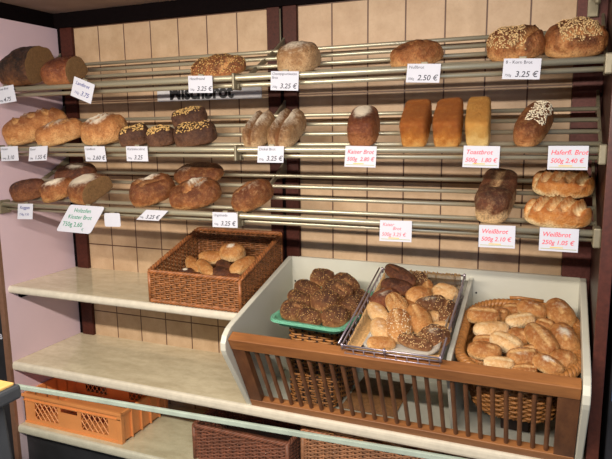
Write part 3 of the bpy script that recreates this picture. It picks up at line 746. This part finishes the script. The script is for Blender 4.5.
# ---- lowest rack
rack_loaf('dark_loaf', 'small dark brown loaf at the left end of the lowest rack', B, 3, (.098, -.295, 1.371), 30, .140, .070, .080, 'dark', rough=.04, n=2.6)
rack_loaf('floured_loaf', 'brown floured loaf between the dark loaf and the cut loaf, lowest rack', B, 3, (.236, -.284, 1.377), 50, .135, .080, .076, 'rye', rough=.05, flour=(0, 0, .9, .9, .85), n=2.6, bakeb=.1)
rack_loaf('floured_loaf', 'dark floured loaf at the back behind the cut loaf, lowest rack', B, 3, (.222, -.180, 1.440), 20, .168, .115, .060, 'dark', rough=.04, flour=(.2, 0, .6, .7, .9))
rack_loaf('cut_loaf', 'halved floured loaf showing grey brown cut face on the lowest rack', B, 3, (.385, -.271, 1.383), -10, .200, .152, .078, 'rye', t1=.35, rough=.04, flour=(-.3, 0, .9, .9, .95), bakeb=.15, zl=.3, e=2.6)
rack_loaf('split_round_loaf', 'golden brown loaf with a long burst split, left one beside price card', B, 3, (.664, -.271, 1.383), 50, .168, .118, .080, 'rye', rough=.05, bakeb=.3, slash=[(-.5, .1, .6, .25, .18, .020), (-.4, -.4, .5, -.25, .10, .012)], flour=(.1, .45, .6, .35, .9))
rack_loaf('round_loaf', 'dark loaf at the back resting behind the split round loaf, lowest rack', B, 3, (.788, -.168, 1.450), 0, .190, .130, .052, 'rye', rough=.03, bakeb=.25, flour=(-.5, -.2, .5, .5, .4))
rack_loaf('split_round_loaf', 'wide round loaf with curved floury split, front of the lowest rack', B, 3, (.839, -.272, 1.382), 20, .184, .150, .072, 'rye', rough=.05, bakeb=.25, slash=[(-.15, -.5, .35, .5, .16, .018), (.0, -.4, -.35, .1, .09, .009)], flour=(.15, .2, .5, .8, .9))
rack_loaf('oval_loaf', 'reddish brown oval loaf beside the middle bracket, lowest rack', B, 3, (1.066, -.278, 1.380), 60, .150, .096, .076, 'rye', rough=.045, bakeb=.3, slash=[(-.6, .1, .6, .15, .09, .008)], flour=(0, 0, 1, 1, .3))
rack_loaf('tin_loaf', 'tall dark crusted tin loaf with pale sides on the lowest rack', B, 3, (1.832, -.242, 1.396), 84, .200, .096, .086, 'darktop', rough=.045, n=4, e=3.2, bulge=.12, slash=[(-.2, .05, .8, .0, .13, .012)], bakeb=-.02, zl=.3)
for lab, loc, L in (('pale braided looking white loaf, back one of the pair at right end', (2.004, -.180, 1.436), .162), ('pale slashed white loaf, front one of the pair at right end', (1.994, -.302, 1.369), .168)):
    rack_loaf('slashed_white_loaf', lab, B, 3, loc, -4, L, .100, .068, 'braid', rough=.025, bakeb=.12, slash=DS(5, .12, .011), n=2.4)

# ---- rolls in baskets and trays
def roll(name, label, group, loc, rot, dim, mat, seed, **kw):
    L, Wd, H = dim
    kw.setdefault('rough', .035); kw.setdefault('n', 2.3)
    d = loaf_data(L, Wd, H, seed=seed, center=True, zl=.42, nt_=22, na=26, **kw)
    o = loaf_obj(name, d, BR[mat]); o.location = loc; o.rotation_euler = rot
    o['label'] = label; o['category'] = 'roll'; o['group'] = group
    return o, d
R =[
((1.806,-0.240,1.060),(0.37,-0.01,0.02),(0.098,0.061,0.044)),
((1.851,-0.203,1.056),(-0.34,-0.14,2.77),(0.056,0.053,0.038)),
((1.881,-0.165,1.062),(0.37,-0.06,0.15),(0.055,0.051,0.037)),
((1.940,-0.175,1.074),(-0.34,-0.15,2.74),(0.090,0.060,0.043)),
((1.910,-0.236,1.055),(0.34,-0.14,0.38),(0.087,0.048,0.034)),
((2.018,-0.176,1.073),(-0.13,-0.35,1.94),(0.113,0.074,0.053)),
((1.979,-0.229,1.045),(-0.34,-0.14,2.76),(0.053,0.051,0.037)),
((1.834,-0.293,1.038),(0.36,-0.09,0.24),(0.101,0.051,0.036)),
((1.881,-0.351,1.023),(-0.33,-0.17,2.68),(0.095,0.058,0.042)),
((1.912,-0.294,1.023),(-0.35,-0.13,2.79),(0.067,0.063,0.045)),
((1.971,-0.324,1.035),(-0.20,-0.31,2.15),(0.130,0.068,0.049)),
((2.030,-0.299,1.036),(-0.11,-0.35,1.89),(0.115,0.068,0.049)),
((1.824,-0.330,1.010),(0.36,-0.07,0.17),(0.072,0.046,0.034)),
((1.829,-0.408,1.012),(-0.37,-0.01,3.12),(0.090,0.057,0.041)),
((1.927,-0.405,1.007),(0.35,-0.12,0.31),(0.084,0.058,0.042)),
((2.027,-0.389,1.003),(-0.35,-0.13,2.80),(0.067,0.070,0.051)),
((1.871,-0.442,0.994),(0.37,-0.03,0.07),(0.081,0.043,0.031)),
((1.991,-0.430,1.004),(-0.31,-0.21,2.57),(0.084,0.051,0.036)),
((1.944,-0.361,1.008),(0.36,-0.07,0.18),(0.052,0.041,0.030)),
((1.811,-0.404,0.980),(0.36,-0.07,0.19),(0.053,0.041,0.029)),
((1.934,-0.443,0.984),(0.36,-0.07,0.19),(0.066,0.039,0.028)),
]
W_ =[
((1.530,-0.155,1.143),(-0.30,-0.22,2.53),(0.130,0.052,0.037)),
((1.534,-0.202,1.115),(-0.36,-0.10,2.89),(0.113,0.053,0.038)),
((1.504,-0.254,1.086),(0.25,-0.28,0.82),(0.094,0.066,0.048)),
((1.586,-0.123,1.124),(0.37,-0.05,0.14),(0.052,0.060,0.043)),
((1.622,-0.154,1.105),(-0.11,-0.35,1.88),(0.077,0.035,0.025)),
((1.609,-0.230,1.100),(0.31,-0.20,0.56),(0.078,0.063,0.046)),
((1.683,-0.192,1.103),(-0.34,-0.14,2.77),(0.079,0.070,0.050)),
((1.652,-0.264,1.087),(0.34,-0.16,0.43),(0.092,0.054,0.039)),
((1.704,-0.284,1.075),(0.02,-0.37,1.51),(0.093,0.047,0.034)),
((1.503,-0.325,1.058),(-0.25,-0.28,2.33),(0.097,0.051,0.037)),
((1.554,-0.300,1.086),(-0.20,-0.31,2.16),(0.096,0.057,0.041)),
((1.586,-0.274,1.063),(-0.20,-0.31,2.15),(0.103,0.063,0.046)),
((1.638,-0.350,1.060),(-0.19,-0.32,2.12),(0.130,0.066,0.048)),
((1.671,-0.314,1.060),(0.37,-0.06,0.16),(0.038,0.042,0.030)),
((1.585,-0.391,1.050),(-0.13,-0.35,1.93),(0.130,0.072,0.052)),
((1.530,-0.397,1.033),(-0.18,-0.33,2.08),(0.095,0.053,0.038)),
((1.693,-0.419,1.041),(0.35,-0.12,0.30),(0.081,0.069,0.050)),
((1.700,-0.352,1.045),(-0.37,-0.04,3.05),(0.058,0.041,0.029)),
((1.644,-0.453,1.030),(-0.36,-0.10,2.89),(0.101,0.042,0.030)),
((1.554,-0.472,1.019),(0.37,-0.02,0.06),(0.077,0.042,0.030)),
]
G =[
((1.257,-0.162,1.113),(0.37,-0.00,0.00),(0.085,0.071,0.051)),
((1.342,-0.162,1.097),(-0.30,-0.22,2.54),(0.114,0.075,0.054)),
((1.337,-0.236,1.094),(-0.32,-0.18,2.64),(0.118,0.077,0.056)),
((1.218,-0.197,1.074),(-0.34,-0.15,2.74),(0.112,0.074,0.053)),
((1.326,-0.316,1.079),(0.37,-0.01,0.02),(0.094,0.079,0.057)),
((1.225,-0.283,1.063),(-0.33,-0.17,2.67),(0.108,0.058,0.042)),
((1.230,-0.347,1.045),(-0.37,-0.03,3.06),(0.090,0.074,0.054)),
((1.299,-0.383,1.043),(-0.36,-0.11,2.86),(0.083,0.063,0.046)),
((1.375,-0.359,1.044),(0.35,-0.11,0.29),(0.087,0.077,0.056)),
((1.400,-0.282,1.056),(0.21,-0.31,0.95),(0.094,0.082,0.059)),
((1.414,-0.205,1.062),(-0.25,-0.28,2.33),(0.101,0.059,0.043)),
]
LB =[
((0.885,-0.127,1.169),(-0.37,-0.01,3.12),(0.099,0.082,0.059)),
((0.802,-0.143,1.147),(0.37,-0.02,0.04),(0.102,0.059,0.043)),
((0.747,-0.186,1.121),(-0.27,-0.26,2.40),(0.130,0.048,0.035)),
((0.822,-0.219,1.124),(-0.29,-0.23,2.48),(0.130,0.048,0.035)),
((0.968,-0.198,1.140),(0.20,-0.32,1.01),(0.107,0.061,0.044)),
((0.767,-0.260,1.110),(0.37,-0.05,0.13),(0.059,0.044,0.032)),
((0.900,-0.233,1.112),(-0.35,-0.11,2.85),(0.090,0.058,0.041)),
((0.873,-0.168,1.122),(-0.31,-0.21,2.56),(0.101,0.051,0.037)),
((0.961,-0.257,1.105),(0.37,-0.05,0.14),(0.060,0.043,0.031)),
((0.818,-0.275,1.104),(-0.37,-0.04,3.04),(0.062,0.038,0.027)),
]

RL = [('golden roll with pale belly at the left back of the cane basket', 'bun', 1), ('small orange brown roll tucked behind the left back roll', 'bun', 0), ('small brown roll at the back near the cane handle', 'bun', 0),
 ('golden oblong roll at the top centre back of the cane basket', 'bun', 1), ('narrow pale roll with greyish end below the top centre roll', 'pale', 1), ('large egg shaped roll at the top right of the cane basket', 'bun', 1),
 ('small plain roll between top centre and top right rolls', 'bun', 0), ('long pale roll lying level, second down on the left side', 'pale', 0), ('pale slanting roll with floured tip left of centre', 'pale', 1),
 ('brown roll partly hidden in the middle of the cane basket', 'bun', 0), ('long golden roll slanting down in the very centre', 'bun', 1), ('large roll with thick flour at the right edge', 'bun', 2),
 ('mostly hidden brown roll under the long pale roll', 'bun', 0), ('golden roll at lower left above the wooden rail', 'bun', 0), ('floured reddish roll at lower centre of the cane basket', 'bun', 2),
 ('plain golden roll in the lower right corner of the cane basket', 'bun', 0), ('pale roll just above the wooden rail, left of centre', 'pale', 0), ('floured slanting roll just above the rail, right of centre', 'bun', 2),
 ('small roll glimpsed beneath the long central roll', 'bun', 0), ('small roll glimpsed at the far lower left rim', 'bun', 0), ('sliver of a roll above the rail at bottom centre', 'bun', 0)]
for i, ((loc, rot, dim), (lab, mt, f)) in enumerate(zip(R, RL)):
    kw = dict(slash=[(-.6, .1, .6, .05, .26, .0025)] if i % 2 == 0 else [(-.5, .1, .5, -.05, .12, .003)])
    if f: kw['flour'] = (0, 0, .7, .7, .45 if f == 1 else .8)
    roll('bread_roll', lab, 'floury rolls in the cane basket', loc, rot, dim, mt, i+60, bakeb=.12 if mt == 'bun' else -.1, n=2.6, **kw)
WL = [('long dark rye roll on top at the back left of the wire basket', 'dark'), ('dark rye roll beneath the topmost dark one', 'dark'), ('brown floured rye roll at the left edge below the dark rolls', 'red'),
 ('round seeded roll at the back centre of the wire basket', 'seedy'), ('tiny pale upright roll at the back centre', 'bun'), ('golden crescent roll in the upper middle', 'bun'),
 ('light golden roll at the back right near the white paper', 'pale'), ('oval grey brown seeded roll right of the middle', 'seedy'), ('seeded roll against the right side of wire basket', 'seedy'),
 ('pale crescent roll at the left edge of wire basket', 'pale'), ('sesame covered upright roll in the middle left', 'bun'), ('smooth brown roll behind the sesame roll', 'bun'),
 ('large smooth brown roll slanting in the middle right', 'bun'), ('very small pale round roll on the right', 'pale'), ('big golden roll with white seeds in the front centre', 'bun'),
 ('pale floured roll at the lower left of wire basket', 'pale'), ('round grey roll dotted with seeds at the front right', 'seedy'), ('pale flat roll behind the round grey roll', 'pale'),
 ('long seeded roll lying along the front wires', 'seedy'), ('orange brown roll in the front left corner', 'bun')]
WS = {0: 0, 3: 120, 5: 0, 7: 90, 8: 90, 10: 130, 14: 150, 16: 110, 18: 120}
for i, ((loc, rot, dim), (lab, mt)) in enumerate(zip(W_, WL)):
    o, d = roll('mixed_roll', lab, 'mixed rolls in the wire basket', loc, rot, tuple(c*1.07 for c in dim), mt, i+100, rough=.045, slash=[(-.6, 0, .6, .1, .14, .004)] if i % 2 == 0 else (), flour=(0, 0, .8, .8, .5) if i in (2, 7, 9, 15, 16) else None)
    if WS.get(i): seeds(o, d, dim[0]*1.07, dim[1]*1.07, lambda x, y, z: z > dim[2]*.0, WS[i], (.0022, .0014, .0008), M_SEEDW if i == 14 else M_SEED, i)
GL = ['topmost brown seeded roll of the green tray heap', 'seeded roll at the back right of the green tray heap', 'split two tone roll in the upper middle of the green tray', 'brown roll at the back left of the green tray heap',
 'large round roll in the centre of the green tray', 'small roll at far left above the front left pair', 'seeded roll at the front left corner of the green tray', 'seeded roll second from left along the tray front',
 'reddish round roll at the front right of the green tray', 'brown roll on the right below the back right one', 'dark roll at the right rim of the green tray']
for i, ((loc, rot, dim), lab) in enumerate(zip(G, GL)):
    dim = tuple(c*1.0 for c in dim)
    o, d = roll('seeded_roll', lab, 'brown seeded rolls on the green tray', loc, rot, dim, 'seedy', i+140, rough=.05, n=2.5, lumps=.12, bakeb=.05, slash=[(-.7, .15, .7, -.1, .12, .005)] if i in (2, 6, 1) else ())
    seeds(o, d, dim[0], dim[1], lambda x, y, z: z > -.002, 110, (.0018, .0011, .0006), M_SEEDG, i+20)
LL = [('round pale bun with a flour spot on top of the heap in the brown basket', 'bun', 1), ('pale oblong bun behind the round one at the back', 'bun', 0), ('upright slanting bun on the left of the brown basket', 'bun', 0),
 ('long bun slanting down in front of the left one', 'bun', 0), ('long pale bun pointing up right in the brown basket', 'bun', 0), ('small crumpled looking dark bun with flour at far left', 'dark', 2),
 ('dark brown bun in the middle of the brown basket', 'dark', 0), ('dark brown bun behind the middle one', 'dark', 0), ('small dark bun at the front right of the heap', 'red', 0), ('small dark bun at the front left of the heap', 'red', 0)]
for i, ((loc, rot, dim), (lab, mt, f)) in enumerate(zip(LB, LL)):
    kw = {}
    if f: kw['flour'] = (0, 0, .5, .5, 1.0)
    roll('bread_bun', lab, 'buns in the brown wicker basket', loc, rot, dim, mt, i+180, bakeb=.0, **kw)
o = tag(obj('paper_liner', box(NB(), (.69, -.35, 1.075), (1.034, -.045, 1.079)), M_WICK), 'brown woven liner board under the buns', 'liner')
tag(obj('riser_block', box(NB(), (.70, -.34, 1.0295), (1.02, -.06, 1.0748), .004), M_STAKE), 'dark wooden riser block under the buns in brown basket', 'riser')

# ------------------------------------------------------------------ price cards
def card(nm, label, loc, w, h, roll_, lines, ink, group='price cards on the racks', sleeve=False, tiltb=8, yawd=0, mat=None, shear=0, rr=0, cat='price card'):
    t = bpy.data.objects.new(nm, None); COL.objects.link(t); t.empty_display_size = .02
    t.location = loc; t.rotation_euler = (radians(90-tiltb), radians(roll_), radians(yawd)); t.rotation_mode = 'XYZ'
    Mx = Matrix.Rotation(radians(yawd), 4, 'Z') @ Matrix.Rotation(radians(-roll_), 4, 'Y') @ Matrix.Rotation(radians(90-tiltb), 4, 'X')
    t.rotation_euler = Mx.to_euler()
    tag(t, label, cat, group)
    b = NB()
    if rr: prism(b, [(p[0]+shear*(p[1]), p[1]) for p in rrect(-w/2, -h, w/2, 0, rr, 4)], 'z', 0, .0009)
    else: prism(b, [(-w/2, 0), (-w/2+shear*-h, -h), (w/2+shear*-h, -h), (w/2, 0)], 'z', 0, .0008)
    child('card', b, mat or M_PAPER, t, smooth=False)
    top = .0009
    for (s, size, x, y, ik, sh) in lines:
        b = text_bm(s, size, size*(.010 if size > .0155 else -.001), sh, .0001)
        b.transform(Matrix.Translation((-w/2+x+shear*y, y, top+.0002)))
        child('lettering', b, ik, t, smooth=False)
    if sleeve:
        b = NB(); box(b, (-w/2+.004, -h+.0055, top), (w/2-.004, -h+.0068, top+.0003)); child('green_line', b, simple('olive printed line', srgb(150, 150, 70), .6), t, smooth=False)
        b = NB(); box(b, (-w*.22, -h+.0085, top), (w*.12, -h+.0110, top+.0003)); child('gold_mark', b, simple('gold printed mark', srgb(214, 180, 80), .6), t, smooth=False)
    else:
        b = NB(); box(b, (-.009, -.004, -.007), (.009, .006, -.0006), .001); child('clip', b, M_ALUP, t, smooth=False)
    return t
def pc(k, x, w, h, roll_, name_, gram, price, where, z=None, **kw):
    zz = (ZR[k]+.011) if z is None else z
    L_ = [(name_, .0115, .005, -.013, M_INK, 0), (gram, .0085, .005, -h+.007, M_INK, .1), (price, .0205, .030 if gram else .01, -h+.006, M_INK, .15)]
    if '|' in name_:
        a, c = name_.split('|'); L_[0] = (a, .0105, .004, -.011, M_INK, 0); L_.append((c, .0105, .004, -.0225, M_INK, 0))
    return card('price_card', 'white price card '+where, (x, -.3865, zz), w, h, roll_, L_, M_INK, **kw)
pc(1, .100, .092, .062, 5, 'Kloster Brot', '1000g', '4.75', 'below the big near black halved loaf', shear=-.22)
card('price_card', 'tilted white price card reading Landbrot with blue pen text', (.478, -.3865, ZR[1]+.016), .092, .066, -20, [('Landbrot', .0165, .010, -.022, M_INKB, .25), ('750g', .011, .012, -.052, M_INKB, .25), ('3.75', .021, .040, -.052, M_INKB, .2)], M_INKB, shear=-.12)
pc(1, .940, .088, .053, -2, 'Haselfreund', '750g', '3.25 €', 'reading Haselfreund under the seed coated loaf', shear=-.12)
pc(1, 1.232, .090, .056, -3, 'Champignonkasten|Brot', '750g', '3.25 €', 'under the round pale floured loaf', shear=-.06)
pc(1, 1.643, .090, .050, -3, 'Nußbrot', '500g', '2.50 €', 'reading Nußbrot under the oval nut loaf')
pc(1, 1.892, .090, .052, -3, '8 - Korn Brot', '750g', '3.25 €', 'reading 8 - Korn Brot at the right of top rack')
pc(2, .096, .088, .054, 2, 'Kasten', '1000g', '3.10', 'under the long loaf at the left of middle rack', shear=-.1)
pc(2, .243, .088, .052, 3, 'Bauer', '500g', '1.55 €', 'under the short oblong loaf, middle rack', shear=.12)
pc(2, .500, .090, .052, 0, 'Landbrot', '750g', '2.60 €', 'under the large round floured loaf, middle rack', shear=-.2)
pc(2, .680, .088, .050, 0, 'Kürbiskernbrot', '750g', '3.25', 'under the leftmost dark seeded loaves', shear=-.12)
pc(2, 1.181, .088, .050, 0, 'Dinkel Brot', '750g', '3.25 €', 'under the upright split pair on middle rack', )
pc(3, .750, .090, .040, 0, '', '750g', '3.25 €', 'lying flat tilted under the left split loaf, lowest rack', shear=.6, tiltb=38, z=ZR[3]+.007)
pc(3, 1.012, .092, .048, 1, 'Urgetreide', '750g', '3.25 €', 'reading Urgetreide at the middle bracket, lowest rack', shear=-.04)
card('price_card', 'small white card with blue handwriting under the small dark loaf', (.153, -.3865, ZR[3]+.008), .076, .058, 2, [('Roggen', .017, .010, -.020, M_INKB, .2), ('750g 3.50', .0125, .008, -.044, M_INKB, .2)], M_INKB, shear=.05)
def red(k, x, roll_, a, c, where, two=None, h=.060):
    L_ = [(a, .0168, .006, -.022, M_INKR, .25), (c, .0158, .006, -.0425, M_INKR, .2)]
    if two: L_ = [(a, .013, .008, -.016, M_INKR, .25), (two, .013, .038, -.027, M_INKR, .25), (c, .0145, .006, -.0445, M_INKR, .2)]
    return card('price_card', 'price card with red handwriting '+where, (x, -.3865, ZR[k]+.011), .093, h, roll_, L_, M_INKR, sleeve=True, group='red handwritten price cards in sleeves')
red(2, 1.467, -1, 'Kaiser Brot', '500g  2.80 €', 'under the flour patched tin loaf')
red(2, 1.800, -1, 'Toastbrot', '500g  1.80 €', 'reading Toastbrot under the pale toast loaf', h=.057)
red(2, 2.010, 0, 'Haferfl. Brot', '500g 2.40 €', 'at the right end of the middle rack')
red(3, 1.571, 1, 'Kaiser', '500g 3.25 €', 'hanging alone at the empty centre of lowest rack', two='Brot')
red(3, 1.847, 1, 'Weißbrot', '500g 2.10 €', 'under the dark crusted tin loaf')
red(3, 2.000, 0, 'Weißbrot', '250g 1.05 €', 'under the pair of pale slashed white loaves')
card('price_sign', 'large white sign with green handwriting under the cut loaf, lowest rack', (.452, -.3885, ZR[3]+.012), .158, .100, -1, [('Holzofen', .021, .034, -.026, M_INKG, .35), ('Kloster Brot', .021, .022, -.050, M_INKG, .35), ('750g 2.60', .023, .016, -.078, M_INKG, .2), ('€', .015, .112, -.092, M_INKG, .2)], M_INKG, shear=.62, rr=.010, group=None, cat='sign')
card('blank_card', 'plain white card back peeping out behind the green lettered sign', (.548, -.376, ZR[3]-.012), .070, .048, 2, [], M_INK, rr=.006, shear=-.1, group=None, cat='card')
